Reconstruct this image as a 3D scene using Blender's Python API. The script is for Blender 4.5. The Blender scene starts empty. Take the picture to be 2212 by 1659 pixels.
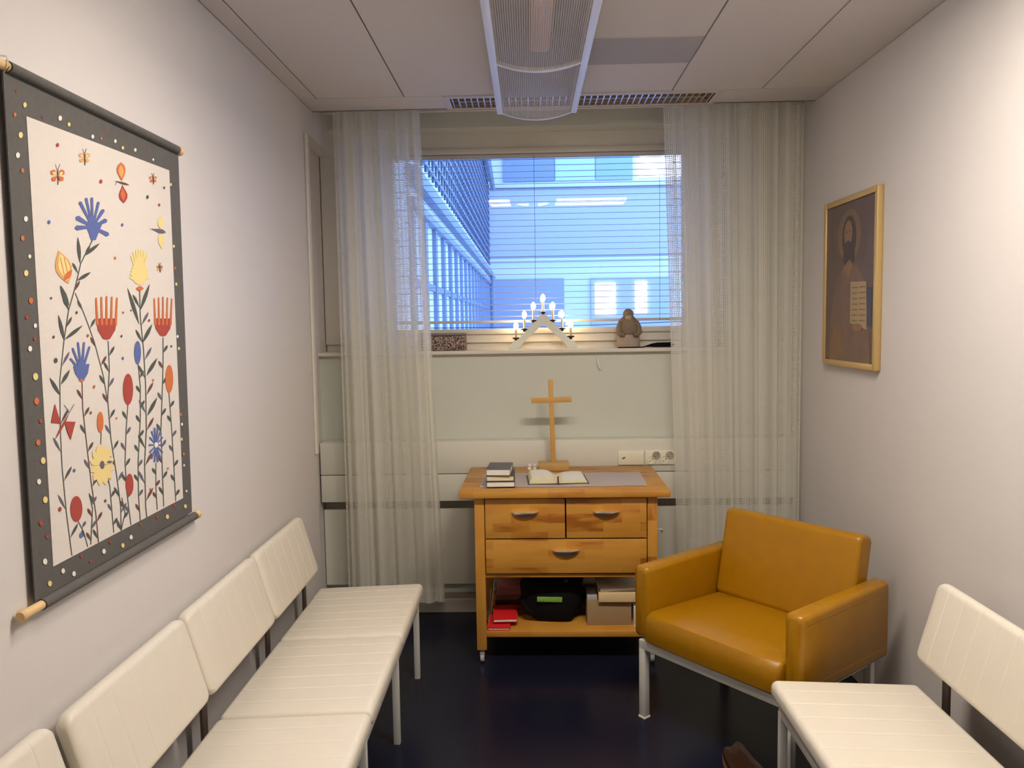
import bpy, bmesh, math, random
from mathutils import Vector, Matrix
random.seed(7)
PI = math.pi
SC = bpy.context.scene
COL = SC.collection

# ------------------------------------------------------------------ camera
YAW, PIT, ROL, FPX, CAMH = -0.0216459, 0.0783747, -0.0161206, 1700.0, 1.6
_f = Vector((math.sin(YAW)*math.cos(PIT), math.cos(YAW)*math.cos(PIT), -math.sin(PIT)))
_r = Vector((math.cos(YAW), -math.sin(YAW), 0)); _u = _r.cross(_f)
_c, _s = math.cos(ROL), math.sin(ROL)
CR = _c*_r + _s*_u; CU = -_s*_r + _c*_u; CF = _f
cam = bpy.data.cameras.new('camera'); camo = bpy.data.objects.new('camera', cam); COL.objects.link(camo)
M = Matrix.Identity(4)
for i in range(3):
    M[i][0] = CR[i]; M[i][1] = CU[i]; M[i][2] = -CF[i]
M[2][3] = CAMH
camo.matrix_world = M
cam.sensor_fit = 'HORIZONTAL'; cam.sensor_width = 36.0; cam.lens = 36.0*FPX/2212.0
cam.clip_start = 0.02; cam.clip_end = 300
SC.camera = camo

# ------------------------------------------------------------------ world and lights
W = bpy.data.worlds.new('dusk_sky'); SC.world = W; W.use_nodes = True
bg = W.node_tree.nodes['Background']; bg.inputs[0].default_value = (0.27, 0.46, 1.0, 1); bg.inputs[1].default_value = 4.0

def area(name, loc, rot, sx, sy, power, color):
    l = bpy.data.lights.new(name, 'AREA'); l.shape = 'RECTANGLE'; l.size = sx; l.size_y = sy
    l.energy = power; l.color = color
    o = bpy.data.objects.new(name, l); o.location = loc; o.rotation_euler = rot; COL.objects.link(o); return o
# the lit recessed fluorescent light, twin of the one by the window, just above the photograph's top edge
KL = area('recessed_lamp_light', (0.27, 1.93, 2.622), (0, 0, 0), 1.16, 0.15, 46, (1.0, 0.885, 0.76))
KL.data.spread = math.radians(180)

SC.view_settings.view_transform = 'Standard'; SC.view_settings.look = 'None'
SC.view_settings.exposure = 0.35; SC.view_settings.gamma = 1.0; SC.view_settings.use_curve_mapping = False

# ------------------------------------------------------------------ materials
MATS = {}
def newmat(name):
    m = bpy.data.materials.new(name); m.use_nodes = True; MATS[name] = m
    nt = m.node_tree; return m, nt, nt.nodes['Principled BSDF']
def N(nt, t, **k):
    n = nt.nodes.new(t)
    for a, b in k.items(): setattr(n, a, b)
    return n
def plain(name, col, rough=0.6, metal=0.0, noise=0.0, nscale=30, bump=0.0, bscale=200, spec=None, coat=0.0, emit=None, estr=0):
    m, nt, p = newmat(name)
    p.inputs['Base Color'].default_value = (*col, 1); p.inputs['Roughness'].default_value = rough
    p.inputs['Metallic'].default_value = metal
    if spec is not None: p.inputs['Specular IOR Level'].default_value = spec
    if coat: p.inputs['Coat Weight'].default_value = coat; p.inputs['Coat Roughness'].default_value = 0.15
    tc = N(nt, 'ShaderNodeTexCoord')
    if noise:
        n = N(nt, 'ShaderNodeTexNoise'); n.inputs['Scale'].default_value = nscale; n.inputs['Detail'].default_value = 4
        nt.links.new(tc.outputs['Object'], n.inputs['Vector'])
        r = N(nt, 'ShaderNodeMapRange'); r.inputs[3].default_value = 1-noise; r.inputs[4].default_value = 1+noise
        nt.links.new(n.outputs[0], r.inputs[0])
        mx = N(nt, 'ShaderNodeVectorMath', operation='SCALE'); mx.inputs[0].default_value = col
        nt.links.new(r.outputs[0], mx.inputs['Scale']); nt.links.new(mx.outputs[0], p.inputs['Base Color'])
    if bump:
        n = N(nt, 'ShaderNodeTexNoise'); n.inputs['Scale'].default_value = bscale; n.inputs['Detail'].default_value = 3
        nt.links.new(tc.outputs['Object'], n.inputs['Vector'])
        b = N(nt, 'ShaderNodeBump'); b.inputs['Strength'].default_value = bump; b.inputs['Distance'].default_value = 0.002
        nt.links.new(n.outputs[0], b.inputs['Height']); nt.links.new(b.outputs[0], p.inputs['Normal'])
    if emit: p.inputs['Emission Color'].default_value = (*emit, 1); p.inputs['Emission Strength'].default_value = estr
    return m
def birch(name, along='X', tone=1.0):
    """oiled birch made of glued staves"""
    m, nt, p = newmat(name)
    tc = N(nt, 'ShaderNodeTexCoord'); mp = N(nt, 'ShaderNodeMapping')
    if along == 'X': mp.inputs['Rotation'].default_value = (PI/2, 0, 0)
    if along == 'Z': mp.inputs['Rotation'].default_value = (PI/2, 0, PI/2)
    nt.links.new(tc.outputs['Object'], mp.inputs[0])
    br = N(nt, 'ShaderNodeTexBrick'); br.inputs['Scale'].default_value = 1; br.inputs['Mortar Size'].default_value = 0.0
    br.inputs['Brick Width'].default_value = 0.17; br.inputs['Row Height'].default_value = 0.042
    br.inputs['Color1'].default_value = (0, 0, 0, 1); br.inputs['Color2'].default_value = (1, 1, 1, 1); br.inputs['Bias'].default_value = -0.35
    nt.links.new(mp.outputs[0], br.inputs[0])
    n = N(nt, 'ShaderNodeTexNoise'); n.inputs['Scale'].default_value = 9; n.inputs['Detail'].default_value = 5
    m2 = N(nt, 'ShaderNodeMapping'); m2.inputs['Scale'].default_value = (0.6, 3, 3) if along != 'Z' else (3, 3, 0.6)
    nt.links.new(tc.outputs['Object'], m2.inputs[0]); nt.links.new(m2.outputs[0], n.inputs['Vector'])
    ad = N(nt, 'ShaderNodeMath', operation='MULTIPLY_ADD'); ad.inputs[1].default_value = 0.75
    nt.links.new(br.outputs['Color'], ad.inputs[0]); nt.links.new(n.outputs[0], ad.inputs[2])
    cr = N(nt, 'ShaderNodeValToRGB'); cr.color_ramp.elements[0].position = 0.4; cr.color_ramp.elements[1].position = 1.25
    cr.color_ramp.elements[0].color = (0.58*tone, 0.285*tone, 0.045*tone, 1); cr.color_ramp.elements[1].color = (0.33*tone, 0.11*tone, 0.012*tone, 1)
    e = cr.color_ramp.elements.new(0.85); e.color = (0.50*tone, 0.215*tone, 0.03*tone, 1)
    nt.links.new(ad.outputs[0], cr.inputs[0]); nt.links.new(cr.outputs[0], p.inputs['Base Color'])
    p.inputs['Roughness'].default_value = 0.38
    return m
wall_m = plain('wall_paint', (0.66, 0.63, 0.61), 0.75, noise=0.02, nscale=3, bump=0.12, bscale=350)
cream_m = plain('cream_panel', (0.70, 0.69, 0.60), 0.5, noise=0.02, nscale=5)
backwall_m = plain('green_white_paint', (0.62, 0.64, 0.56), 0.7, noise=0.02, nscale=4, bump=0.1, bscale=300)
ceil_m = plain('ceiling_board', (0.66, 0.62, 0.60), 0.85, noise=0.02, nscale=6, bump=0.1, bscale=400)
seam_m = plain('dark_seam', (0.12, 0.10, 0.09), 0.9)
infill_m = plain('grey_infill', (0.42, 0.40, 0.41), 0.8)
floor_m = plain('navy_linoleum', (0.008, 0.009, 0.022), 0.24, noise=0.3, nscale=60, bump=0.05, bscale=60, spec=0.22)
frame_m = plain('window_paint', (0.72, 0.68, 0.60), 0.45)
base_m = plain('baseboard_stone', (0.30, 0.25, 0.20), 0.7, noise=0.1, nscale=30)
basel_m = plain('baseboard_light', (0.55, 0.50, 0.43), 0.6)
shadow_m = plain('trunking_shade', (0.34, 0.33, 0.28), 0.8)  # shade below the trunking, put into the colour
steel_m = plain('white_steel', (0.66, 0.66, 0.62), 0.4)
brown_m = plain('brown_steel', (0.09, 0.06, 0.05), 0.5)
vinyl_m = plain('white_vinyl', (0.72, 0.67, 0.57), 0.42, noise=0.03, nscale=14, bump=0.15, bscale=500)
must_m = plain('mustard_vinyl', (0.345, 0.158, 0.001), 0.35, noise=0.12, nscale=18, bump=0.22, bscale=420, spec=0.45)
lampw_m = plain('lamp_white', (0.75, 0.74, 0.74), 0.35)
tray_m = plain('lamp_tray', (0.30, 0.29, 0.30), 0.6)
tube_m = plain('lamp_tube', (0.85, 0.52, 0.36), 0.4)
chrome_m = plain('chrome', (0.7, 0.68, 0.62), 0.22, metal=1.0)
nickel_m = plain('brushed_nickel', (0.78, 0.75, 0.68), 0.30, metal=1.0)
ventm_m = plain('vent_metal', (0.85, 0.82, 0.80), 0.18, metal=0.9)
ventb_m = plain('vent_back', (0.40, 0.27, 0.17), 0.6)
ventf_m = plain('vent_frame', (0.62, 0.58, 0.56), 0.5)
cloth_m = plain('white_cloth', (0.86, 0.80, 0.80), 0.85, bump=0.2, bscale=500)
paper_m = plain('paper_white', (0.78, 0.76, 0.70), 0.8)
paperc_m = plain('paper_cream', (0.74, 0.68, 0.44), 0.8, noise=0.08, nscale=200)
bookd_m = plain('book_dark', (0.035, 0.035, 0.042), 0.5)
bookg_m = plain('book_grey', (0.10, 0.10, 0.11), 0.5)
red_m = plain('red_paper', (0.62, 0.01, 0.012), 0.5)
pink_m = plain('dull_pink', (0.42, 0.15, 0.13), 0.7)
orange_m = plain('orange_paper', (0.75, 0.14, 0.02), 0.5)
black_m = plain('black_nylon', (0.005, 0.005, 0.006), 0.85, spec=0.15, bump=0.2, bscale=300)
green_m = plain('green_print', (0.20, 0.42, 0.05), 0.6, noise=0.5, nscale=120)
card_m = plain('cardboard', (0.34, 0.23, 0.12), 0.85, noise=0.05, nscale=40)
kraft_m = plain('kraft_envelope', (0.74, 0.56, 0.30), 0.8)
silver_m = plain('silver_plastic', (0.45, 0.45, 0.44), 0.4)
ribbon_m = plain('ribbon_dark_red', (0.08, 0.005, 0.005), 0.6)
cream2_m = plain('white_candle_wood', (0.76, 0.78, 0.70), 0.45)
candle_m = plain('candle_tube', (0.62, 0.56, 0.44), 0.4)
bulb_m = plain('lit_bulb', (1, 1, 1), 0.4, emit=(1.0, 0.72, 0.40), estr=40)
cup_m = plain('dark_cup', (0.025, 0.020, 0.030), 0.25)
clay_m = plain('brown_clay', (0.20, 0.14, 0.09), 0.6, noise=0.35, nscale=25)
stone_m = plain('pale_stoneware', (0.36, 0.28, 0.22), 0.6, noise=0.2, nscale=30)
rod_m = plain('pale_rod_wood', (0.72, 0.50, 0.24), 0.55, noise=0.1, nscale=20)
gold_m = plain('gold_frame', (0.60, 0.36, 0.05), 0.35, metal=0.35, noise=0.15, nscale=25)
goldl_m = plain('gold_frame_face', (0.60, 0.42, 0.17), 0.4, metal=0.3)
plate_m = plain('socket_plate', (0.80, 0.78, 0.62), 0.4)
dark_m = plain('dark_hole', (0.05, 0.05, 0.04), 0.6)
brownw_m = plain('dark_brown_lacquer', (0.035, 0.015, 0.008), 0.25)
tan_m = plain('tan_edge', (0.20, 0.10, 0.05), 0.5)
birchx_m = birch('birch_staves', 'X'); birchz_m = birch('birch_upright', 'Z'); bircht_m = birch('birch_top', 'Y', 0.92)
pine_m = plain('pine_cross', (0.60, 0.33, 0.09), 0.5, noise=0.12, nscale=12)
pinebase_m = plain('pine_base', (0.52, 0.33, 0.11), 0.55, noise=0.1, nscale=14)
# tapestry threads
tb_m = plain('tapestry_border', (0.105, 0.100, 0.092), 0.9, noise=0.15, nscale=60, bump=0.5, bscale=400)
tc_m = plain('tapestry_canvas', (0.70, 0.65, 0.60), 0.9, bump=0.5, bscale=450)
t_blue = plain('thread_blue', (0.10, 0.14, 0.36), 0.9); t_red = plain('thread_red', (0.38, 0.06, 0.045), 0.9)
t_or = plain('thread_orange', (0.58, 0.16, 0.05), 0.9); t_ye = plain('thread_yellow', (0.78, 0.62, 0.26), 0.9)
t_gr = plain('thread_green', (0.075, 0.085, 0.075), 0.9); t_br = plain('thread_brown', (0.14, 0.06, 0.05), 0.9)
t_wh = plain('thread_white', (0.80, 0.76, 0.70), 0.9); t_tan = plain('thread_tan', (0.66, 0.36, 0.12), 0.9)
t_vi = plain('thread_violet', (0.13, 0.12, 0.16), 0.9)
TAP = [tb_m, tc_m, t_blue, t_red, t_or, t_ye, t_gr, t_br, t_wh, t_tan, t_vi]
# icon paints
i_bg = plain('icon_ground', (0.12, 0.080, 0.062), 0.35, noise=0.2, nscale=10); i_ha = plain('icon_halo', (0.19, 0.12, 0.065), 0.35, noise=0.2, nscale=20)
i_hr = plain('icon_hair', (0.065, 0.042, 0.032), 0.4); i_fa = plain('icon_face', (0.26, 0.14, 0.07), 0.4, noise=0.15, nscale=60)
i_ro = plain('icon_robe', (0.18, 0.105, 0.072), 0.4, noise=0.35, nscale=16); i_pg = plain('icon_page', (0.40, 0.29, 0.16), 0.5, noise=0.1, nscale=60)
i_ln = plain('icon_lines', (0.24, 0.16, 0.085), 0.5); i_bl = plain('icon_blue', (0.055, 0.06, 0.11), 0.5); i_sl = plain('icon_sleeve', (0.22, 0.12, 0.05), 0.4, noise=0.3, nscale=30)
# outside
fac_m = plain('facade_white', (0.70, 0.72, 0.74), 0.8, noise=0.03, nscale=1); facd_m = plain('facade_grey', (0.30, 0.32, 0.36), 0.8)
facb_m = plain('facade_panel', (0.50, 0.66, 0.72), 0.6); facm_m = plain('facade_slate', (0.25, 0.30, 0.38), 0.6)
lou_m = plain('louver_grey', (0.20, 0.24, 0.32), 0.7); gutter_m = plain('gutter_metal', (0.22, 0.26, 0.32), 0.5)
win_m = plain('lit_window', (1, 1, 1), 0.5, emit=(1.0, 0.97, 0.92), estr=1.9); tubeo_m = plain('lit_tube', (1, 1, 1), 0.5, emit=(1, .93, .82), estr=22)
snow_m = plain('courtyard_paving', (0.55, 0.57, 0.60), 0.8, noise=0.2, nscale=2)
blind_m = plain('blind_slat', (0.62, 0.60, 0.60), 0.45)

def glass():
    m, nt, p = newmat('window_glass'); nt.nodes.remove(p); out = nt.nodes['Material Output']
    t = N(nt, 'ShaderNodeBsdfTransparent'); g = N(nt, 'ShaderNodeBsdfGlossy'); g.inputs['Roughness'].default_value = 0.0
    f = N(nt, 'ShaderNodeFresnel'); f.inputs[0].default_value = 1.4; mx = N(nt, 'ShaderNodeMixShader')
    t.inputs[0].default_value = (0.96, 0.98, 1.0, 1)
    nt.links.new(f.outputs[0], mx.inputs[0]); nt.links.new(t.outputs[0], mx.inputs[1]); nt.links.new(g.outputs[0], mx.inputs[2])
    nt.links.new(mx.outputs[0], out.inputs[0]); return m
glass_m = glass()

def net(name, pitch, col, base_open, dense_scale, uvname='UVMap', translucent=0.4):
    """woven open mesh: square holes on a metric uv grid, opening varies from stripe to stripe"""
    m, nt, p = newmat(name); out = nt.nodes['Material Output']
    uv = N(nt, 'ShaderNodeUVMap'); uv.uv_map = uvname
    sp = N(nt, 'ShaderNodeSeparateXYZ'); nt.links.new(uv.outputs[0], sp.inputs[0])
    ns = N(nt, 'ShaderNodeTexNoise'); ns.noise_dimensions = '1D'; ns.inputs['Scale'].default_value = dense_scale; ns.inputs['Detail'].default_value = 1
    nt.links.new(sp.outputs[0], ns.inputs['W'])
    mr = N(nt, 'ShaderNodeMapRange'); mr.inputs[1].default_value = 0.35; mr.inputs[2].default_value = 0.65
    mr.inputs[3].default_value = base_open[0]; mr.inputs[4].default_value = base_open[1]; nt.links.new(ns.outputs[0], mr.inputs[0])
    def tri(sock):
        d = N(nt, 'ShaderNodeMath', operation='DIVIDE'); d.inputs[1].default_value = pitch; nt.links.new(sock, d.inputs[0])
        fr = N(nt, 'ShaderNodeMath', operation='FRACT'); nt.links.new(d.outputs[0], fr.inputs[0])
        lt = N(nt, 'ShaderNodeMath', operation='LESS_THAN'); nt.links.new(fr.outputs[0], lt.inputs[0]); nt.links.new(mr.outputs[0], lt.inputs[1])
        return lt
    a = tri(sp.outputs[0]); b = tri(sp.outputs[1])
    mu = N(nt, 'ShaderNodeMath', operation='MULTIPLY'); nt.links.new(a.outputs[0], mu.inputs[0]); nt.links.new(b.outputs[0], mu.inputs[1])
    p.inputs['Base Color'].default_value = (*col, 1); p.inputs['Roughness'].default_value = 0.9
    tl = N(nt, 'ShaderNodeBsdfTranslucent'); tl.inputs[0].default_value = (*col, 1)
    m1 = N(nt, 'ShaderNodeMixShader'); m1.inputs[0].default_value = translucent
    nt.links.new(p.outputs[0], m1.inputs[1]); nt.links.new(tl.outputs[0], m1.inputs[2])
    tr = N(nt, 'ShaderNodeBsdfTransparent'); m2 = N(nt, 'ShaderNodeMixShader')
    nt.links.new(mu.outputs[0], m2.inputs[0]); nt.links.new(m1.outputs[0], m2.inputs[1]); nt.links.new(tr.outputs[0], m2.inputs[2])
    nt.links.new(m2.outputs[0], out.inputs[0]); return m
curt_m = net('net_curtain', 0.0090, (0.84, 0.82, 0.73), (0.30, 0.62), 24, translucent=0.4)
perf_m = net('perforated_sheet', 0.0075, (0.62, 0.61, 0.64), (0.68, 0.70), 3, translucent=0.0)

def swirl_box():
    m, nt, p = newmat('swirl_tin')
    tc = N(nt, 'ShaderNodeTexCoord'); n = N(nt, 'ShaderNodeTexNoise'); n.inputs['Scale'].default_value = 38; n.inputs['Detail'].default_value = 0.5; n.inputs['Distortion'].default_value = 3.0
    nt.links.new(tc.outputs['Object'], n.inputs['Vector'])
    w = N(nt, 'ShaderNodeMath', operation='MULTIPLY'); w.inputs[1].default_value = 16; nt.links.new(n.outputs[0], w.inputs[0])
    s = N(nt, 'ShaderNodeMath', operation='SINE'); nt.links.new(w.outputs[0], s.inputs[0])
    cr = N(nt, 'ShaderNodeValToRGB'); cr.color_ramp.elements[0].position = 0.35; cr.color_ramp.elements[1].position = 0.6
    cr.color_ramp.elements[0].color = (0.05, 0.025, 0.02, 1); cr.color_ramp.elements[1].color = (0.42, 0.31, 0.25, 1)
    nt.links.new(s.outputs[0], cr.inputs[0]); nt.links.new(cr.outputs[0], p.inputs['Base Color']); p.inputs['Roughness'].default_value = 0.5
    return m
swirl_m = swirl_box()

# ------------------------------------------------------------------ mesh builder
class MB:
    def __init__(s): s.bm = bmesh.new(); s.n = 0
    def merge(s, t, mi=0, mat=None):
        if mat is not None: t.transform(mat)
        for f in t.faces: f.material_index = mi
        me = bpy.data.meshes.new('t'); t.to_mesh(me); t.free(); s.bm.from_mesh(me); bpy.data.meshes.remove(me); return s
    def box(s, a, b, bev=0.0, seg=2, mi=0, mat=None):
        t = bmesh.new(); bmesh.ops.create_cube(t, size=1)
        a = Vector(a); b = Vector(b)
        for v in t.verts: v.co = Vector(((a[i]+b[i])/2 + v.co[i]*(b[i]-a[i]) for i in range(3)))
        if bev: bmesh.ops.bevel(t, geom=t.edges[:], offset=bev, segments=seg, profile=0.5, affect='EDGES', clamp_overlap=True)
        return s.merge(t, mi, mat)
    def loft(s, rings, mi=0, mat=None, caps=True, closed=True):
        t = bmesh.new(); vs = [[t.verts.new(p) for p in r] for r in rings]; n = len(rings[0])
        for i in range(len(vs)-1):
            for k in range(n if closed else n-1):
                t.faces.new((vs[i][k], vs[i][(k+1) % n], vs[i+1][(k+1) % n], vs[i+1][k]))
        if caps and closed: t.faces.new(vs[0][::-1]); t.faces.new(vs[-1])
        bmesh.ops.recalc_face_normals(t, faces=t.faces[:])
        return s.merge(t, mi, mat)
    def tube(s, pts, r, n=8, mi=0, mat=None):
        pts = [Vector(p) for p in pts]; rs = r if isinstance(r, (list, tuple)) else [r]*len(pts); rings = []
        for i, p in enumerate(pts):
            d = (pts[min(i+1, len(pts)-1)] - pts[max(i-1, 0)]).normalized()
            a = d.orthogonal().normalized() if i == 0 else (pa - d*pa.dot(d)).normalized()
            pa = a; b = d.cross(a)
            rings.append([p + rs[i]*(math.cos(2*PI*k/n)*a + math.sin(2*PI*k/n)*b) for k in range(n)])
        return s.loft(rings, mi, mat)
    def lathe(s, prof, n=20, mi=0, mat=None):
        return s.loft([[(max(r, 1e-4)*math.cos(2*PI*k/n), max(r, 1e-4)*math.sin(2*PI*k/n), z) for k in range(n)] for r, z in prof], mi, mat)
    def prism(s, poly, th, mi=0, mat=None, bev=0.0):
        """poly in local xz, thickness along +y"""
        t = bmesh.new(); a = [t.verts.new((x, 0, z)) for x, z in poly]; b = [t.verts.new((x, th, z)) for x, z in poly]; n = len(poly)
        t.faces.new(a); t.faces.new(b[::-1])
        for k in range(n): t.faces.new((a[k], b[k], b[(k+1) % n], a[(k+1) % n]))
        bmesh.ops.recalc_face_normals(t, faces=t.faces[:])
        if bev: bmesh.ops.bevel(t, geom=t.edges[:], offset=bev, segments=2, affect='EDGES')
        return s.merge(t, mi, mat)
    def poly(s, pts, mi=0, step=0.0):
        s.n += 1; pts = [Vector(p) + Vector((step*s.n, 0, 0)) for p in pts]      # appliqué pieces lie on top of each other
        try:
            f = s.bm.faces.new([s.bm.verts.new(p) for p in pts]); f.material_index = mi
        except ValueError: pass
        return s
    def build(s, name, mats, parent=None, smooth=True, loc=(0, 0, 0), rot=(0, 0, 0)):
        me = bpy.data.meshes.new(name); s.bm.to_mesh(me); s.bm.free()
        for m in (mats if isinstance(mats, (list, tuple)) else [mats]): me.materials.append(m)
        if smooth:
            me.shade_smooth(); me.set_sharp_from_angle(angle=math.radians(38))
        o = bpy.data.objects.new(name, me); COL.objects.link(o); o.location = loc; o.rotation_euler = rot
        if parent is not None: o.parent = parent
        return o
def thing(name, label, cat, loc=(0, 0, 0), rz=0, group=None):
    o = bpy.data.objects.new(name, None); COL.objects.link(o); o.empty_display_size = 0.1
    o.location = loc; o.rotation_euler = (0, 0, rz); return tag(o, label, cat, group)
def tag(o, label, cat, group=None):
    o['label'] = label; o['category'] = cat
    if group: o['group'] = group
    return o
def struct(name, mb, mats, smooth=False):
    o = mb.build(name, mats, smooth=smooth); o['kind'] = 'structure'; return o
def dup(root, loc=None, rz=None, label=None):
    r = root.copy(); COL.objects.link(r)
    if loc is not None: r.location = loc
    if rz is not None: r.rotation_euler = (0, 0, rz)
    if label: r['label'] = label
    for ch in list(root.children):
        c = ch.copy(); COL.objects.link(c); c.parent = r
        for g in list(ch.children):
            d = g.copy(); COL.objects.link(d); d.parent = c
    return r
def rrect(hw, hh, r, n=5):
    r = min(r, hw*0.98, hh*0.98); out = []
    for cx, cz, a0 in ((hw-r, hh-r, 0), (-hw+r, hh-r, PI/2), (-hw+r, -hh+r, PI), (hw-r, -hh+r, 1.5*PI)):
        for k in range(n+1):
            a = a0 + k/n*PI/2; out.append((cx + r*math.cos(a), cz + r*math.sin(a)))
    return out
def cushion(mb, hw, hh, L, rad, endx=0.02, endz=0.02, grooves=0, gd=0.003, gw=0.007, mat=None, belly=0.0, top_only=True):
    """rounded slab: section in x-z, length L along y from 0, optional stitched channels across"""
    st = []
    for k in range(6):
        a = k/5*PI/2; st.append((1-math.cos(a), 1-math.sin(a)))      # (t, inset) in units of end radius
    E = max(endx, endz); sta = [(t*E, i*endx, i*endz, 0) for t, i in st] + [(L-t*E, i*endx, i*endz, 0) for t, i in st[::-1]]
    for g in range(1, grooves+1):
        y = L*g/(grooves+1)
        for d, q in ((-gw*2.2, 0), (-gw, 0), (-gw*0.4, 0.6), (0, 1), (gw*0.4, 0.6), (gw, 0), (gw*2.2, 0)): sta.append((y+d, 0, 0, q*gd))
    for g in range(0, 13):
        y = E + (L-2*E)*g/12; 
        if all(abs(y-s[0]) > 0.004 for s in sta): sta.append((y, 0, 0, 0))
    sta.sort(); rings = []
    for y, ix, iz, q in sta:
        b = belly*math.sin(PI*min(max(y/L, 0), 1))
        rings.append([(px, y, pz - (q if pz > -hh*0.5 or not top_only else 0) + (b*(1-(px/hw)**2) if pz > 0 else 0)) for px, pz in rrect(hw-ix, hh-iz, max(rad-max(ix, iz)*0.5, 0.004))])
    return mb.loft(rings, 0, mat)
def px(x, y, ax, val):
    """point on a real plane (axis ax = val) seen at a photograph pixel"""
    d = CF*FPX + CR*(x-1106) - CU*(y-829.5); o = Vector((0, 0, CAMH)); return o + d*((val-o[ax])/d[ax])

# ------------------------------------------------------------------ the room
XL, XR, YB, YF, H = -1.06, 1.425, 4.29, -1.7, 2.66
struct('floor', MB().box((XL-.3, YF-.2, -.1), (XR+.2, YB+.02, 0)), floor_m)
w = MB().box((XL-.25, YF-.2, 0), (XL, 3.86, 2.95)).box((XL-.25, 3.86, 0), (XL-.085, 4.5, 2.53)).box((XL-.25, 3.86, 2.53), (XL, 4.5, 2.95))
struct('wall_left', w, wall_m)
struct('wall_right', MB().box((XR, YF-.2, 0), (XR+.2, 4.5, 2.95)), wall_m)
struct('wall_front', MB().box((XL, YF-.2, 0), (XR, YF, 2.95)), wall_m)
w = MB().box((XL-.085, YB, 0.0), (XR, 4.5, 1.43)).box((XL, YB, 2.64), (XR, 4.5, 2.95)).box((1.06, YB, 1.43), (XR, 4.5, 2.64))
w.box((XL-.085, 4.46, 1.43), (XL, 4.5, 2.53))
struct('wall_back', w, backwall_m)
# ceiling boards with open joints
seams = [XL, -.98, -.567, .058, .684, 1.10, XR]
c = MB().box((XL, YF-.2, 2.672), (XR, 3.768, 2.80), mi=1).box((XL, 3.768, 2.73), (XR, 4.0, 2.80), mi=1).box((XL, 3.768, 2.672), (-.372, 4.0, 2.73), mi=1).box((.912, 3.768, 2.672), (XR, 4.0, 2.73), mi=1)
for i in range(6):
    c.box((seams[i]+.003, YF, H), (seams[i+1]-.003, 3.768, 2.672), bev=.0015, seg=1)
c.box((XL+.003, 3.771, H), (-.372, 3.995, 2.672)).box((.912, 3.771, H), (XR-.003, 3.995, 2.672))
c.box((XL, 4.0, 2.76), (XR, 4.5, 2.95)).box((XL, 3.985, H), (XR, 4.0, 2.78))
struct('ceiling', c, [ceil_m, seam_m])
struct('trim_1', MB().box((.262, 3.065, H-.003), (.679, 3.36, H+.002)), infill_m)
struct('trim_2', MB().box((XL, 3.822, .965), (XL+.012, 3.862, 2.52), bev=.004).box((XL-.085, 3.868, .965), (XL-.02, 3.90, 2.52), bev=.004), frame_m)
struct('trim_3', MB().box((XL, 4.06, 2.70), (XR, 4.085, 2.725), bev=.003).box((XL, 4.15, 2.69), (XR, 4.17, 2.72), bev=.003), frame_m)   # curtain tracks
struct('window_sill', MB().box((XL-.085, YB-.035, 1.43), (1.06, 4.46, 1.45), bev=.004), frame_m)
# lower wall: radiator cover, slot painted dark as shade under the trunking, baseboard
struct('trim_4', MB().box((XL-.08, YB-.035, .16), (XR, YB, .585)), cream_m)
struct('trim_5', MB().box((XL-.08, YB-.012, .585), (XR, YB, .64)), shadow_m)
struct('baseboard_back', MB().box((XL-.08, YB-.03, .075), (XR, YB, .10), mi=1).box((XL-.08, YB-.045, 0), (XR, YB, .075), bev=.003), [basel_m, base_m])
# window
fx0, fx1, fz0, fz1 = XL-.08, 1.06, 1.49, 2.64
ox0, ox1, oz0, oz1 = -.735, .862, 1.565, 2.525
wt = struct('window_1', MB().box((fx0, 4.42, oz0), (ox0, 4.47, oz1)).box((ox1, 4.42, oz0), (fx1, 4.47, oz1)).box((fx0, 4.42, oz1), (fx1, 4.47, fz1)).box((fx0, 4.42, fz0), (fx1, 4.47, oz0)).box((fx0, 4.44, 1.44), (fx1, 4.47, fz0)), frame_m)
fr = MB()
for a, b in (((ox0-.03, 4.405, oz0-.03), (ox0, 4.43, oz1+.03)), ((ox1, 4.405, oz0-.03), (ox1+.03, 4.43, oz1+.03)), ((ox0, 4.405, oz1), (ox1, 4.43, oz1+.03)), ((ox0, 4.405, oz0-.03), (ox1, 4.43, oz0))): fr.box(a, b, bev=.004)
fr.build('window_frame', frame_m, wt)
MB().box((ox0, 4.452, oz0), (ox1, 4.456, oz1)).build('glass', glass_m, wt, smooth=False)

# ------------------------------------------------------------------ venetian blind
bl = thing('venetian_blind', 'white venetian blind with thin open slats across the window', 'blind', (0, 4.435, 0))
bx0, bx1 = ox0+.006, ox1-.006
MB().box((bx0, -.014, oz1-.022), (bx1, .012, oz1-.001), bev=.003).build('headrail', blind_m, bl)
sl0 = None; nsl = 27; z0 = 1.632
for k in range(nsl):
    z = z0 + k*(oz1-.03-z0)/(nsl-1)
    if sl0 is None:
        t = math.radians(6.5); rings = []
        for yy, zz in ((-.0125, 0), (-.006, .0024), (0, .0032), (.006, .0024), (.0125, 0), (.006, .0018), (0, .0026), (-.006, .0018)):
            rings.append((yy*math.cos(t) - zz*math.sin(t), yy*math.sin(t) + zz*math.cos(t)))
        sl0 = MB().loft([[(x, a, b) for a, b in rings] for x in (bx0, bx1)]).build('slat', blind_m, bl); sl0.location = (0, 0, z)
    else:
        o = sl0.copy(); COL.objects.link(o); o.parent = bl; o.location = (0, 0, z)
MB().box((bx0, -.012, 1.597), (bx1, .012, 1.612), bev=.003).build('bottom_rail', blind_m, bl)
for x in (-.60, .045, .735): MB().tube([(x, -.0135, 1.60), (x, -.0135, oz1-.01)], .0011, 5).build('cord', bookg_m, bl)
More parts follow.
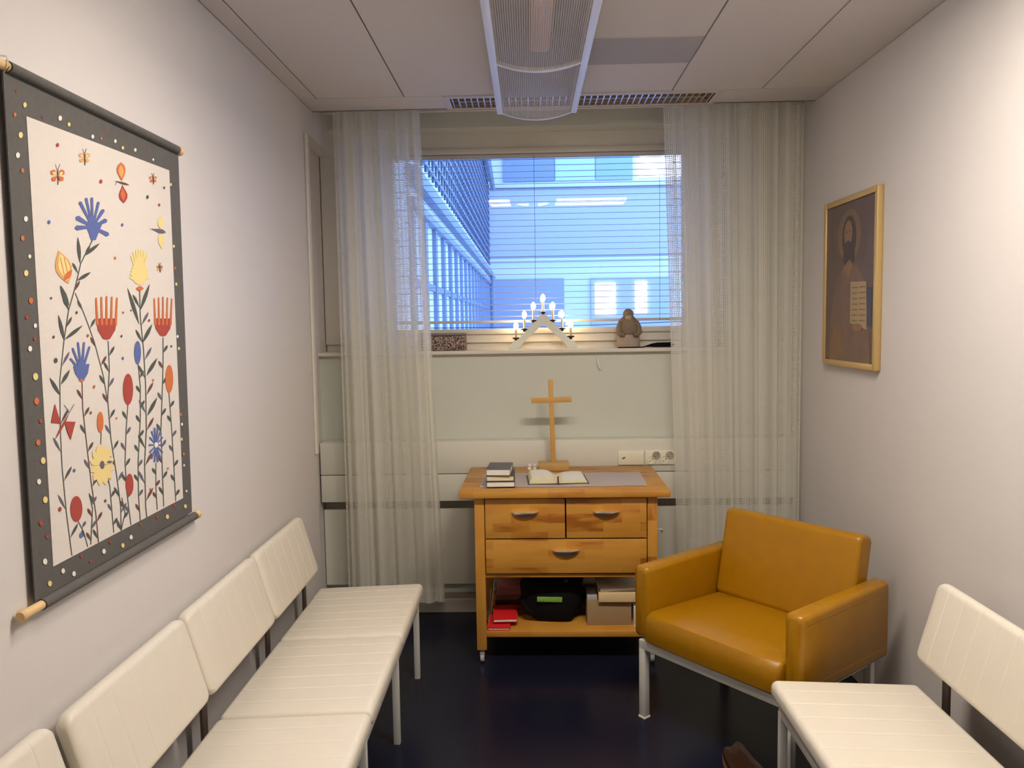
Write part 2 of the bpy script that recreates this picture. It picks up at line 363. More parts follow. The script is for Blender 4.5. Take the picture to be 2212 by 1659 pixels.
MB().tube([(bx0, -.010, 1.577)] + [(bx0+(bx1-bx0)*k/10, -.010, 1.577+.012*k/10-.010*math.sin(PI*k/10)) for k in range(1, 10)] + [(bx1, -.01, 1.589)], .0022, 5).build('lower_cord', bookg_m, bl)

# ------------------------------------------------------------------ curtains
def curtain(name, label, top, bot, z0, z1, ph, folds, yt=4.035, yb=4.075):
    nx, nz = 200, 30; bm = bmesh.new(); uvl = bm.loops.layers.uv.new('UVMap'); rows = []; us = []
    def fx(s, q):
        amp = .011 + .005*math.sin(2.3*q+ph)
        return amp*(math.sin(folds*2*PI*s + ph + .5*math.sin(7*s+1.5*q)) + .45*math.sin(folds*4.6*PI*s + 2*ph))
    for j in range(nz+1):
        q = j/nz; z = z1 + (z0-z1)*q; row = []; x0 = top[0]+(bot[0]-top[0])*q; x1 = top[1]+(bot[1]-top[1])*q
        for i in range(nx+1):
            s = i/nx; s2 = s + .012*math.sin(folds*2*PI*s*1.0 + ph + PI/2)
            row.append(bm.verts.new((x0 + (x1-x0)*s2, yt + (yb-yt)*q + fx(s, q), z)))
        rows.append(row)
    L = [0]
    for i in range(nx): L.append(L[-1] + (rows[nz//2][i+1].co - rows[nz//2][i].co).length)
    for j in range(nz):
        for i in range(nx):
            f = bm.faces.new((rows[j][i], rows[j+1][i], rows[j+1][i+1], rows[j][i+1]))
            for lp, (a, b) in zip(f.loops, ((i, j), (i, j+1), (i+1, j+1), (i+1, j))): lp[uvl].uv = (L[a], (z1-z0)*b/nz)
    me = bpy.data.meshes.new(name); bm.to_mesh(me); bm.free(); me.materials.append(curt_m); me.shade_smooth()
    o = bpy.data.objects.new(name, me); COL.objects.link(o); tag(o, label, 'curtain'); return o
curtain('net_curtain', 'cream open-weave net curtain hanging left of the window behind the bench end', (-.975, -.525), (-.985, -.455), .12, 2.70, .4, 4.5)
curtain('net_curtain', 'cream open-weave net curtain hanging right of the window behind the armchair', (.692, 1.395), (.775, 1.405), .25, 2.70, 2.1, 6)

# ------------------------------------------------------------------ cable trunking and sockets
d = thing('cable_trunking', 'cream wall trunking box running under the window behind the trolley', 'trunking', (0, 0, 0))
MB().box((XL-.075, 4.19, .79), (XR-.003, YB, .965), bev=.004).build('upper_cover', cream_m, d)
MB().box((XL-.075, 4.19, .64), (XR-.003, YB, .786), bev=.004).build('lower_cover', cream_m, d)
def socket_plate(x, label, kind):
    s = thing('wall_socket' if kind != 'data' else 'data_outlet', label, 'socket', (x, 4.19, .865))
    wd = .165 if kind == 'double' else .14
    MB().box((0, -.010, -.038), (wd, 0, .038), bev=.004).build('face_plate', plate_m, s)
    if kind == 'double':
        for cx, cz in ((.032, -.013), (.060, .013), (.104, -.013), (.132, .013)):
            o = MB().lathe([(.0, 0), (.017, 0), (.020, .002), (.0215, .002), (.0215, .004), (.0195, .004), (.018, .0015), (0, .0015)], 24).build('socket_ring', nickel_m if cz > 0 else plate_m, s, loc=(cx, -.010, cz), rot=(PI/2, 0, 0))
            for q in (-1, 1): MB().lathe([(0, 0), (.0026, 0), (.0026, .003), (0, .003)], 8).build('pin_hole', dark_m, o, loc=(q*.007, q*.006, .0005))
    else:
        MB().box((.022, -.013, -.003), (.040, -.009, .004), mat=Matrix.Translation((.03, 0, 0)) @ Matrix.Rotation(-.5, 4, 'Y') @ Matrix.Translation((-.03, 0, 0))).build('jack', tan_m, s)
        MB().box((.072, -.0125, -.028), (.075, -.009, .028)).build('divider', cream_m, s)
socket_plate(.47, 'pale data outlet plate with a small brown jack on the trunking', 'data')
socket_plate(.615, 'pale plate of round power sockets on the trunking beside the curtain edge', 'double')
socket_plate(.90, 'pale plate of power sockets on the trunking half hidden behind the right curtain', 'double')
hk = [(.378, YB-.007, 1.40), (.376, YB-.012, 1.385), (.378, YB-.013, 1.365), (.384, YB-.013, 1.348), (.392, YB-.010, 1.335)]
tag(MB().tube(hk, [.004, .0055, .006, .0055, .004], 8).build('wall_hook', cream2_m), 'short white curved hook on the wall just below the sill', 'hook')

# ------------------------------------------------------------------ ceiling light
LZ = 2.565; lx0, lx1, ly0, ly1 = -.132, .240, .6, 3.75
cl = thing('ceiling_light', 'long unlit ceiling light with curved perforated cover pointing at the window', 'ceiling light', ((lx0+lx1)/2, 0, H-.002))
hx = (lx1-lx0)/2; zb = LZ-H
MB().box((-hx+.02, ly0+.02, -.025), (hx-.02, ly1-.02, 0), bev=.003).build('housing', tray_m, cl)
for q in (-1, 1): MB().box((q*hx-.0 if q < 0 else hx-.03, ly0, zb), (-hx+.03 if q < 0 else hx, ly1, -.012), bev=.006).build('side_rail', lampw_m, cl)
def sag(x): return zb + .004 - .030*(1-(x/(hx-.03))**2)
def cover(y0, y1):
    bm = bmesh.new(); uvl = bm.loops.layers.uv.new('UVMap'); n = 24; wd = hx-.028; A = []
    for k in range(n+1):
        x = -wd + 2*wd*k/n; A.append((x, bm.verts.new((x, y0, sag(x))), bm.verts.new((x, y1, sag(x)))))
    for k in range(n):
        f = bm.faces.new((A[k][1], A[k][2], A[k+1][2], A[k+1][1]))
        for lp, (i, y) in zip(f.loops, ((k, y0), (k, y1), (k+1, y1), (k+1, y0))): lp[uvl].uv = (A[i][0]+5, y)
    me = bpy.data.meshes.new('perforated_cover'); bm.to_mesh(me); bm.free(); me.materials.append(perf_m); me.shade_smooth()
    o = bpy.data.objects.new('perforated_cover', me); COL.objects.link(o); o.parent = cl
ribs = [ly1-.012, 3.035, 2.32, 1.6, .9, ly0+.012]
for k in range(5): cover(ribs[k+1], ribs[k])
for k, y in enumerate(ribs):
    n = 20; wd = hx-.026; top = [(-wd+2*wd*i/n, sag(-wd+2*wd*i/n)+.010) for i in range(n+1)]; bo = [(x, z-.014) for x, z in top]
    m = MB().loft([[(a[0], y-.009, a[1]), (a[0], y+.009, a[1]), (b[0], y+.009, b[1]), (b[0], y-.009, b[1])] for a, b in zip(top, bo)])
    m.build('cross_rib', lampw_m, cl)
for y0, y1 in ((.95, 1.85), (2.0, 2.99)):
    MB().box((-.035, y0, -.072), (.045, y1, -.030), bev=.018, seg=3).build('lamp_tube', tube_m, cl)

# ------------------------------------------------------------------ air vent in the ceiling
def recessed(label, vy0, lit):
    v = thing('recessed_ceiling_light', label, 'ceiling light', (0, vy0, H))
    vx0, vx1, vy1 = -.355, .895, .172
    m = MB()
    for a, b in (((vx0-.03, -.035, -.006), (vx1+.03, 0, .004)), ((vx0-.03, vy1, -.006), (vx1+.03, vy1+.02, .004)), ((vx0-.03, 0, -.006), (vx0, vy1, .004)), ((vx1, 0, -.006), (vx1+.03, vy1, .004))): m.box(a, b, bev=.002)
    m.build('frame', ventf_m, v)
    if lit:
        for y in (.055, .115): MB().tube([(vx0+.03, y, -.012), (vx1-.03, y, -.012)], .019, 12).build('lit_tube', tubeo_m, v)
        return v
    MB().box((vx0, 0, .050), (vx1, vy1, .055)).box((vx0, vy1-.006, -.004), (vx1, vy1, .050)).box((vx0, 0, -.004), (vx1, .004, .050)).box((vx0-.004, 0, -.004), (vx0, vy1, .055)).box((vx1, 0, -.004), (vx1+.004, vy1, .055)).build('housing', ventb_m, v)
    MB().tube([(vx0+.03, .085, .030), (vx1-.03, .085, .030)], .013, 10).build('unlit_tube', paper_m, v)
    m = MB(); n = 42
    for k in range(n):
        x = vx0 + .01 + (vx1-vx0-.02)*k/(n-1); m.prism([(x-.003, -.003), (x+.003, -.003), (x+.001, .012), (x-.001, .012)], .160, mat=Matrix.Translation((0, .006, 0)))
    for y in (.055, .117): m.box((vx0, y, -.003), (vx1, y+.003, .012))
    m.build('louver_grid', ventm_m, v); return v
recessed('recessed louvered ceiling light, unlit, above the window', 3.80, False)
recessed('lit recessed ceiling light seen only as a reflection in the window', 1.845, True)

# ------------------------------------------------------------------ waiting benches
def make_bench(label, loc, rz, modules=3, pitch=.59):
    """local: x forward from wall to the room, y along the row from its far end towards the camera (negative), z up"""
    b = thing('waiting_bench', label, 'bench', loc, rz)
    for k in range(modules):
        y = -pitch*(k+1)
        m = MB(); cushion(m, .238, .030, pitch-.006, .022, .012, .020, grooves=6, gd=.0016, gw=.004, belly=.003)
        s = m.build('seat', vinyl_m, b, loc=(.31, y+.003, .393), rot=(0, -math.radians(2.2), 0))
        m = MB(); cushion(m, .022, .130, pitch-.006, .020, .014, .035, grooves=6, gd=.0, gw=.004, belly=0)
        # vertical channels on the front face
        r = m.build('backrest', vinyl_m, b, loc=(.062, y+.003, .645), rot=(0, -math.radians(16), 0)); r.location.y -= .105; r.location.x -= .008
        for v_ in r.data.vertices:
            if v_.co.x > .018:
                t = (v_.co.y/(pitch-.006))*7; dd = abs(t-round(t))*(pitch/7)
                if dd < .003 and 0 < round(t) < 7: v_.co.x -= .0015*(1-dd/.004)
    L = pitch*modules
    m = MB().box((.50, -L+.02, .318), (.525, -.02, .343), bev=.002).box((.12, -L+.02, .300), (.145, -.02, .325), bev=.002)
    for k in range(modules+1):
        y = -min(max(pitch*k, .035), L-.035); m.box((.03, y-.0125, .313), (.525, y+.0125, .338), bev=.002)
    m.build('frame', steel_m, b)
    for k in range(modules+1):
        y = -min(max(pitch*k, .035), L-.035)
        for x in (.515, .06): MB().box((x-.0125, y-.0125, 0), (x+.0125, y+.0125, .335), bev=.002).build('leg', steel_m, b)
    for k in range(modules+1):
        y = -min(max(pitch*k, .10), L-.10)
        pm = MB().box((.026, y-.018, .30), (.036, y+.018, .50), bev=.002)
        pm.box((-.004, y-.018, 0), (.004, y+.018, .24), bev=.001, mat=Matrix.Translation((.031, 0, .49)) @ Matrix.Rotation(-math.radians(16), 4, 'Y'))
        pm.build('back_post', brown_m, b)
        MB().box((.03, y-.034, .338), (.13, y-.022, .348), bev=.001).box((.03, y+.022, .338), (.13, y+.034, .348), bev=.001).build('bracket', steel_m, b)
    return b
bench1 = make_bench('white three-seat bench along the left wall under the embroidered hanging', (XL+.022, 3.475, 0), 0)
near_bench = dup(bench1, (XL+.005, 1.665, 0), 0, 'white bench cut off at the bottom left corner, nearest the camera')
# right wall: mirrored by turning it half round, its far end is then local -y end
L3 = .59*3
right_bench = dup(bench1, (XR-.108, 2.495-L3, 0), PI, 'white bench against the right wall in front of the mustard armchair')

for c_ in near_bench.children:
    if c_.name.startswith('backrest'): c_.location.y += .028
for c_ in right_bench.children:
    if c_.name.startswith('backrest'): c_.location.y += .105 + .055; c_.location.x += .008

# ------------------------------------------------------------------ armchair
AC = thing('armchair', 'low mustard yellow vinyl armchair with white metal legs by the right wall', 'armchair', (.410, 3.11, 0), math.atan2(-.777, .629))
AW, AD, AT = .755, .575, .072
def arm(x0):
    m = MB(); poly = rrect(AT/2, .145, .022, 4)
    rings = []
    for y, ins in ((0, .016), (.004, .006), (.014, 0), (AD*.3, 0), (AD*.6, 0), (AD-.014, 0), (AD-.004, .006), (AD, .016)):
        rings.append([(x0+AT/2+a, y, .475+c) for a, c in rrect(AT/2-ins, .145-ins, .020, 4)])
    m.loft(rings)
    for zz in (.37, .585):     # stitched seams on the outer side
        xo = x0 - .0005 if x0 < .1 else x0+AT-.0015
        m.box((xo, .02, zz), (xo+.002, AD-.02, zz+.004))
    return m.build('armrest', must_m, AC)
arm(0); arm(AW-AT)
m = MB()
rings = []
hwS = (AW-2*AT)/2-.001
prof = [(-.022, .335), (-.026, .37), (-.024, .41), (-.012, .436), (.012, .447), (.10, .446), (.30, .438), (.46, .432), (.50, .42), (.50, .335)]
for x, q in ((-hwS, .012), (-hwS+.004, .005), (-hwS+.014, 0), (-hwS*.5, -.003), (0, -.004), (hwS*.5, -.003), (hwS-.014, 0), (hwS-.004, .005), (hwS, .012)):
    rings.append([(AW/2+x, y + (q if y < 0 else 0), z - (q if z > .34 else 0)) for y, z in prof])
m.loft(rings).build('seat', must_m, AC)
m = MB(); bh = .185
cushion(m, .045, bh, AW-2*AT-.004, .026, .012, .018)
bo = m.build('backrest', must_m, AC)
mt = Matrix.Translation((AT+.002, .505, .600)) @ Matrix.Rotation(math.radians(-12), 4, 'X') @ Matrix(((0, 1, 0, 0), (1, 0, 0, 0), (0, 0, 1, 0), (0, 0, 0, 1)))
bo.data.transform(mt); bo.location = (0, 0, 0); bo.data.flip_normals()
m = MB().box((AT, AD-.05, .345), (AW-AT, AD-.01, .56), bev=.012).build('rear_panel', must_m, AC)
m = MB().box((.035, -.008, .288), (AW-.035, .022, .322), bev=.002).box((.045, AD-.065, .295), (AW-.045, AD-.035, .325), bev=.002).box((.045, .03, .295), (.075, AD-.05, .325), bev=.002).box((AW-.075, .03, .295), (AW-.045, AD-.05, .325), bev=.002)
m.build('frame', steel_m, AC)
for x in (.035, AW-.065):
    for y in (-.008, AD-.065):
        l = MB().box((x, y, .008), (x+.03, y+.03, .325), bev=.002).build('leg', steel_m, AC)
        MB().box((x-.003, y-.003, 0), (x+.033, y+.033, .010), bev=.003).build('foot_cap', frame_m, l)

# ------------------------------------------------------------------ kitchen trolley
CT = thing('kitchen_trolley', 'oiled birch trolley with three drawers and open shelf under the window', 'trolley', (-.262, 3.585, 0), math.radians(-.8))
TW, TD, LG = .845, .575, .046; TZ = .827
MB().box((-.068, -.035, TZ-.032), (TW+.055, TD+.018, TZ), bev=.006, seg=2).build('tabletop', bircht_m, CT)
for x in (0, TW-LG):
    for y in (0, TD-LG):
        l = MB().box((x, y, .065), (x+LG, y+LG, TZ-.033), bev=.003).build('leg', birchz_m, CT)
        if y == 0:
            c_ = MB().box((x+.012, y+.010, .030), (x+.034, y+.032, .066), bev=.003).build('caster_fork', silver_m, l)
            MB().lathe([(0, -.009), (.018, -.009), (.020, -.006), (.020, .006), (.018, .009), (0, .009)], 18).build('caster_wheel', silver_m, l, loc=(x+.023, y+.022, .021), rot=(0, PI/2, 0))
        else:
            MB().box((x+.008, y+.008, 0), (x+.038, y+.038, .066), bev=.003).build('foot', silver_m, l)
MB().box((LG, .012, .41), (TW-LG, TD-.004, .426), bev=.002).box((LG, .03, .426), (LG+.014, TD-.004, TZ-.034)).box((TW-LG-.014, .03, .426), (TW-LG, TD-.004, TZ-.034)).box((LG, TD-.018, .426), (TW-LG, TD-.004, TZ-.034)).build('carcass', birchx_m, CT)
def drawer(x0, x1, z0, z1):
    d_ = MB().box((x0, -.002, z0), (x1, .018, z1), bev=.0025).build('drawer', birchx_m, CT)
    MB().box((x0+.012, .0185, z0+.01), (x1-.012, TD-.05, z0+.05)).build('drawer_box', birchx_m, d_)
    cx = (x0+x1)/2; cz = z1-.066 if z1 > .6 else z1-.055; n = 14; rings = []
    for k in range(n+1):
        s = -1+2*k/n; x = cx + s*.063; dep = .026*max(1-s*s, 0)**.6 + .001; hz = .017*max(1-s*s, 0)**.8+.0015
        rings.append([(x, -.002, cz+.006), (x, -.002-dep, cz+.005), (x, -.002-dep-.001, cz+.002), (x, -.002-dep*.85, cz-hz*.7), (x, -.002-dep*.3, cz-hz), (x, -.002, cz-hz)])
    MB().loft(rings).build('cup_handle', nickel_m, d_)
dm = LG + (TW-2*LG)/2
drawer(LG+.004, dm-.003, .600, TZ-.036-.004); drawer(dm+.003, TW-LG-.004, .600, TZ-.036-.004); drawer(LG+.004, TW-LG-.004, .434, .594)
MB().box((LG-.002, .008, .125), (TW-LG+.002, TD-.006, .153), bev=.003).build('lower_shelf', birchx_m, CT)
MB().tube([(TW, .20, .585), (TW+.035, .20, .585), (TW+.05, .20, .583), (TW+.052, .20, .568)], .004, 8).build('side_hook', nickel_m, CT)

# things on the trolley
rn = MB(); P = [(-.238, 3.635), (.548, 3.640), (.556, 3.968), (-.236, 3.968)]; t = bmesh.new(); nx, ny = 40, 14
g = [[t.verts.new((P[0][0]*(1-a)*(1-b)+P[1][0]*a*(1-b)+P[2][0]*a*b+P[3][0]*(1-a)*b, P[0][1]*(1-b)+P[3][1]*b+.003*math.sin(a*9), TZ+.003+.0010*math.sin(a*23+b*3)*math.sin(b*7+a))) for a in [i/nx for i in range(nx+1)]] for b in [j/ny for j in range(ny+1)]]
for j in range(ny):
    for i in range(nx): t.faces.new((g[j][i], g[j][i+1], g[j+1][i+1], g[j+1][i]))
bmesh.ops.solidify(t, geom=t.faces[:], thickness=.0012); bmesh.ops.recalc_face_normals(t, faces=t.faces[:])
rn.merge(t); tag(rn.build('table_runner', cloth_m), 'white cloth runner spread on the birch trolley top', 'cloth')

def book(name, label, x, y, z, w, dpt, h, rz, cover, pages, group=None, cat='book'):
    b = thing(name, label, cat, (x, y, z), rz, group)
    MB().box((0, 0, 0), (w, dpt, .003), bev=.001).box((0, 0, h-.003), (w, dpt, h), bev=.001).box((0, dpt-.004, 0), (w, dpt, h), bev=.0015).build('cover', cover, b)
    MB().box((.003, .003, .003), (w-.003, dpt-.004, h-.003)).build('page_block', pages, b)
    return b
z = TZ+.004
book('book', 'dark-covered book with white pages, lowest of the stack on the trolley', -.206, 3.625, z, .134, .19, .028, 0.02, bookd_m, paper_m)
book('book', 'dark-covered book with cream pages in the middle of the trolley stack', -.206, 3.625, z+.0285, .130, .19, .027, 0.0, bookd_m, paperc_m)
book('book', 'thick grey-covered book with white pages on top of the trolley stack', -.206, 3.622, z+.056, .112, .175, .033, -.06, bookg_m, paper_m)
bk = thing('open_book', 'open book with cream pages and dark cover lying on the white runner', 'open book', (.134, 3.685, z-.001), .04)
MB().box((-.145, 0, 0), (.145, .225, .0035), bev=.001).build('cover', bookd_m, bk)
for q in (-1, 1):
    th = .030 if q < 0 else .017; ring = []
    for k in range(13):
        s = k/12; x = q*.137*s; zt = .004 + th*(math.sin(min(s*3.2, PI/2))*(1-.12*s)) * (1 if s < .9 else 1-(s-.9)*2)
        if k == 12: x = q*.132
        ring.append((x, zt))
    m = MB().loft([[(x, yy, .004) for x, zt in ring[:1]] + [(x+q*0, yy, zt) for x, zt in ring] + [(q*.139, yy, .004)] for yy in (.006, .219)])
    m.build('page_block', paperc_m if True else paper_m, bk)
    # printed upper leaf
    tl = MB().loft([[(ring[k][0], .012, ring[k][1]+.0008), (ring[k][0], .213, ring[k][1]+.0008), (ring[k][0], .213, ring[k][1]+.0003), (ring[k][0], .012, ring[k][1]+.0003)] for k in range(2, 12)])
    tl.build('top_page', paper_m, bk)
MB().tube([(0, .03, .030), (-.003, .006, .034), (-.003, -.006, .020), (-.002, -.012, .003)], .004, 6).build('ribbon', ribbon_m, bk)
cr = thing('standing_cross', 'plain wooden standing cross on the trolley in front of the wall', 'cross', (.123, 4.085, TZ))
MB().box((-.079, -.045, 0), (.079, .045, .040), bev=.004).build('base', pinebase_m, cr)
MB().box((-.0125, -.009, .038), (.0125, .009, .472), bev=.002, mat=Matrix.Rotation(-.024, 4, 'Y')).build('upright', pine_m, cr)
MB().box((-.105, -.011, .352), (.105, .008, .380), bev=.002, mat=Matrix.Rotation(-.012, 4, 'Y') @ Matrix.Translation((-.004, 0, 0))).build('crossbar', pine_m, cr)
for k, x in enumerate((-.004, .024)):
    o = tag(MB().lathe([(0, 0), (.0105, 0), (.0115, .003), (.0105, .010), (.0075, .014), (.0115, .019), (.011, .029), (.004, .031), (0, .031)], 18).build('small_white_candle', paper_m, loc=(x, 4.085, TZ)), ('tiny white candle, left one of the pair beside the cross base', 'tiny white candle touching the cross base, right of the pair')[k], 'candle', 'pair of small white candles')

# things on the lower shelf
SZ = .1535
def slab(name, label, cat, x, y, z, w, dpt, h, rz, m, rx=0, bev=.0015, group=None):
    o = MB().box((0, 0, 0), (w, dpt, h), bev=bev).build(name, m, loc=(x, y, z), rot=(rx, 0, rz)); return tag(o, label, cat, group)
def booklet(name, label, x, y, z, w, dpt, h, rz, cover, pages=None):
    return book(name, label, x, y, z, w, dpt, h, rz, cover, pages or paper_m, cat='booklet')
booklet('booklet', 'red booklet with pale edge lying lowest at the left of the trolley shelf', -.211, 3.60, SZ, .105, .17, .016, -.03, red_m, plain('pale_pink_edge', (.75, .42, .36), .8))
booklet('booklet', 'thin orange booklet lying under the upper red booklet on the shelf', -.180, 3.655, SZ+.0165, .11, .15, .008, .02, orange_m, orange_m)
booklet('booklet', 'bright red booklet on top of the small pile at the left of the shelf', -.186, 3.635, SZ+.025, .115, .19, .017, .05, red_m, paper_m)
for k in range(5):
    slab('pamphlet', ('dark red pamphlet at the foot of the dull pink stack behind the red booklets', 'deep red pamphlet second from the foot of the dull stack', 'beige pamphlet in the middle of the dull stack behind the red booklets', 'dusky pink pamphlet second from the top of the dull stack', 'purple-grey pamphlet on top of the dull stack at the left of the shelf')[k],
         'pamphlet', -.19+.004*k, 3.86+.005*k, SZ+.001+.024*k, .165, .20, .0235, .02*(k % 2), (red_m, ribbon_m, tan_m, pink_m, pink_m)[k], group='pamphlets stacked at the back of the trolley shelf')
slab('folder', 'slim white leaflet leaning upright beside the left trolley leg', 'leaflet', -.205, 3.785, SZ+.004, .003, .06, .155, 0, paper_m).rotation_euler = (0, math.radians(6), 0)
slab('folder', 'grey striped leaflet leaning against the left trolley leg, behind the white one', 'leaflet', -.212, 3.80, SZ+.004, .003, .05, .115, 0, silver_m).rotation_euler = (0, math.radians(3), 0)
bag = thing('black_bag', 'black fabric bag with a bright green printed strip on the shelf', 'bag', (.105, 3.79, SZ))
m = MB(); rings = []
for zz, hw, hd in ((0, .085, .075), (.012, .105, .095), (.05, .13, .11), (.11, .150, .12), (.16, .155, .12), (.205, .125, .10), (.235, .09, .06), (.245, .05, .03)):
    rings.append([((hw+.012*math.sin(5*a+zz*30))*math.copysign(abs(math.cos(a))**.55, math.cos(a)), (hd+.006*math.sin(4*a))*math.copysign(abs(math.sin(a))**.55, math.sin(a)), zz) for a in [2*PI*k/36 for k in range(36)]])
m.loft(rings).build('bag_body', black_m, bag)
MB().tube([(-.09, -.03, .12), (-.135, -.05, .13), (-.145, -.06, .10), (-.125, -.07, .055), (-.09, -.08, .04)], [.02, .026, .028, .026, .018], 10).build('side_pocket', black_m, bag)
MB().box((-.085, -.128, .112), (.035, -.120, .136), bev=.002, mat=Matrix.Rotation(.03, 4, 'Y')).build('printed_strip', green_m, bag)
MB().tube([(.04, -.09, .19), (.06, -.112, .215), (.075, -.09, .19)], .005, 6).build('buckle', bookg_m, bag)
slab('cardboard_box', 'plain brown cardboard box standing on the right of the trolley shelf', 'box', .262, 3.66, SZ, .21, .25, .118, 0.0, card_m)
slab('envelope_pack', 'cream envelope bundle lying on top of the cardboard box', 'envelopes', .315, 3.64, SZ+.1185, .20, .24, .042, -.02, kraft_m)
slab('paper_sheaf', 'loose white papers on top of the cream envelope bundle', 'papers', .325, 3.66, SZ+.162, .19, .22, .014, .06, paper_m)
slab('small_packet', 'small grey packet squeezed between the black bag and cream envelopes', 'packet', .262, 3.665, SZ+.1185, .048, .12, .026, 0, silver_m)
wb = thing('white_box', 'small white box at the right end of the shelf beside the cardboard box', 'box', (.482, 3.63, SZ))
MB().box((0, 0, .012), (.045, .14, .095), bev=.002).build('box_body', paper_m, wb); MB().box((-.001, -.001, 0), (.046, .141, .010), bev=.001).build('box_base', paper_m, wb)

# ------------------------------------------------------------------ things on the sill
SY = 4.335; SLZ = 1.4505
ca = thing('candle_arch', 'white wooden electric candle arch with seven lit bulbs on the window sill', 'candle arch', (.083, SY, SLZ))
half = [(-.19, 0), (-.185, .012), (-.180, .026), (-.168, .042), (-.150, .050), (-.135, .058), (-.10, .098), (-.074, .126), (-.062, .142), (-.046, .150), (-.030, .172), (-.016, .187), (0, .190)]
inn = [(-.13, 0), (-.130, .012), (-.118, .028), (-.06, .082), (-.030, .110), (-.012, .128), (0, .131)]
out_p = [(x, z) for x, z in half] + [(-x, z) for x, z in half[-2::-1]]; in_p = [(x, z) for x, z in inn] + [(-x, z) for x, z in inn[-2::-1]]
# one band between the outer and inner outline, resampled
def resamp(p, n):
    L = [0]
    for a, b in zip(p, p[1:]): L.append(L[-1]+math.dist(a, b))
    o = []
    for k in range(n+1):
        s = L[-1]*k/n; i = max(j for j in range(len(L)) if L[j] <= s+1e-9); i = min(i, len(p)-2); u = (s-L[i])/(L[i+1]-L[i]); o.append((p[i][0]+(p[i+1][0]-p[i][0])*u, p[i][1]+(p[i+1][1]-p[i][1])*u))
    return o
A_, B_ = resamp(out_p, 60), resamp(in_p, 60)
MB().loft([[(a[0], -.012, a[1]), (a[0], .012, a[1]), (b[0], .012, b[1]), (b[0], -.012, b[1])] for a, b in zip(A_, B_)]).build('arch', cream2_m, ca)
for k, (x, zc) in enumerate(((-.150, .061), (-.103, .110), (-.053, .156), (0, .200), (.053, .156), (.103, .110), (.150, .066))):
    c_ = MB().lathe([(0, -.014), (.008, -.014), (.009, -.005), (.019, -.004), (.021, .001), (.019, .004), (.012, .004), (.012, .002), (0, .002)], 18).build('candle_cup', cup_m, ca, loc=(x, 0, zc))
    hh = .048 if k in (0, 6) else .060
    e = MB().lathe([(0, 0), (.0065, 0), (.0065, hh), (0, hh)], 14).build('candle_stick', candle_m, c_, loc=(0, 0, .002))
    MB().lathe([(0, hh), (.007, hh), (.0115, hh+.008), (.013, hh+.017), (.0115, hh+.026), (.006, hh+.035), (0, hh+.040)], 14).build('bulb', bulb_m, c_, loc=(0, 0, .002))

fg = thing('figurine', 'brown stoneware figurine of a robed bearded figure on the sill, right', 'figurine', (.548, SY, SLZ))
def blob(prof, sx, sy, n=28, wob=0):
    return [[((r*sx+wob*math.sin(6*a+z*60))*math.cos(a), r*sy*math.sin(a), z) for a in [2*PI*k/n for k in range(n)]] for r, z in prof]
MB().loft(blob([(.30, 0), (1.0, 0), (1.02, .006), (.98, .03), (.93, .06), (.85, .075)], .064, .042, wob=.0012)).build('robe_skirt', stone_m, fg)
MB().loft(blob([(.7, .062), (.90, .072), (.97, .090), (.95, .11), (.85, .135), (.66, .155), (.46, .170), (.30, .178)], .066, .042, wob=.0015)).build('cloak', clay_m, fg)
for q in (-1, 1): MB().tube([(q*.044, -.012, .142), (q*.053, -.022, .115), (q*.056, -.028, .085), (q*.044, -.038, .072), (q*.024, -.044, .070)], [.012, .015, .017, .014, .009], 10).build('sleeve', clay_m, fg)
hd = MB().loft([[(0.029*math.sin(t)*math.cos(a), -.004 + .025*math.sin(t)*math.sin(a), .183-.030*math.cos(t)) for a in [2*PI*k/20 for k in range(20)]] for t in [PI*(.04+.92*j/12) for j in range(13)]]).build('head', clay_m, fg)
MB().loft([[(.018*math.sin(t)*math.cos(a), -.020 + .010*math.sin(t)*math.sin(a), .165-.024*math.cos(t)) for a in [2*PI*k/16 for k in range(16)]] for t in [PI*(.05+.9*j/8) for j in range(9)]]).build('beard', stone_m, hd)
MB().lathe([(0, 0), (.004, .001), (.003, .006), (0, .008)], 8).build('nose', clay_m, hd, loc=(0, -.026, .186), rot=(PI/2, 0, 0))

bxn = thing('patterned_box', 'brown tin box with dark swirl pattern on the sill by the left curtain', 'box', (-.585, SY-.02, SLZ))
MB().box((0, -.04, 0), (.245, .04, .082), bev=.008, seg=3).build('box_body', swirl_m, bxn); MB().box((-.001, -.041, .082), (.246, .041, .095), bev=.005).build('lid', plain('tin_lid', (.20, .16, .15), .5), bxn)
pp = thing('power_plug', 'black plug and cord lying on the sill right of the figurine', 'plug', (.635, SY-.02, SLZ))
MB().tube([(0, 0, .006), (.02, 0, .009), (.04, 0, .012), (.07, 0, .014), (.14, 0, .014), (.16, 0, .011)], [.003, .006, .010, .013, .013, .008], 12).build('plug_body', black_m, pp)
MB().tube([(0, 0, .006), (-.012, -.02, .0035), (-.05, -.034, .0035), (-.15, -.036, .003)], .003, 6).build('cord', black_m, pp)

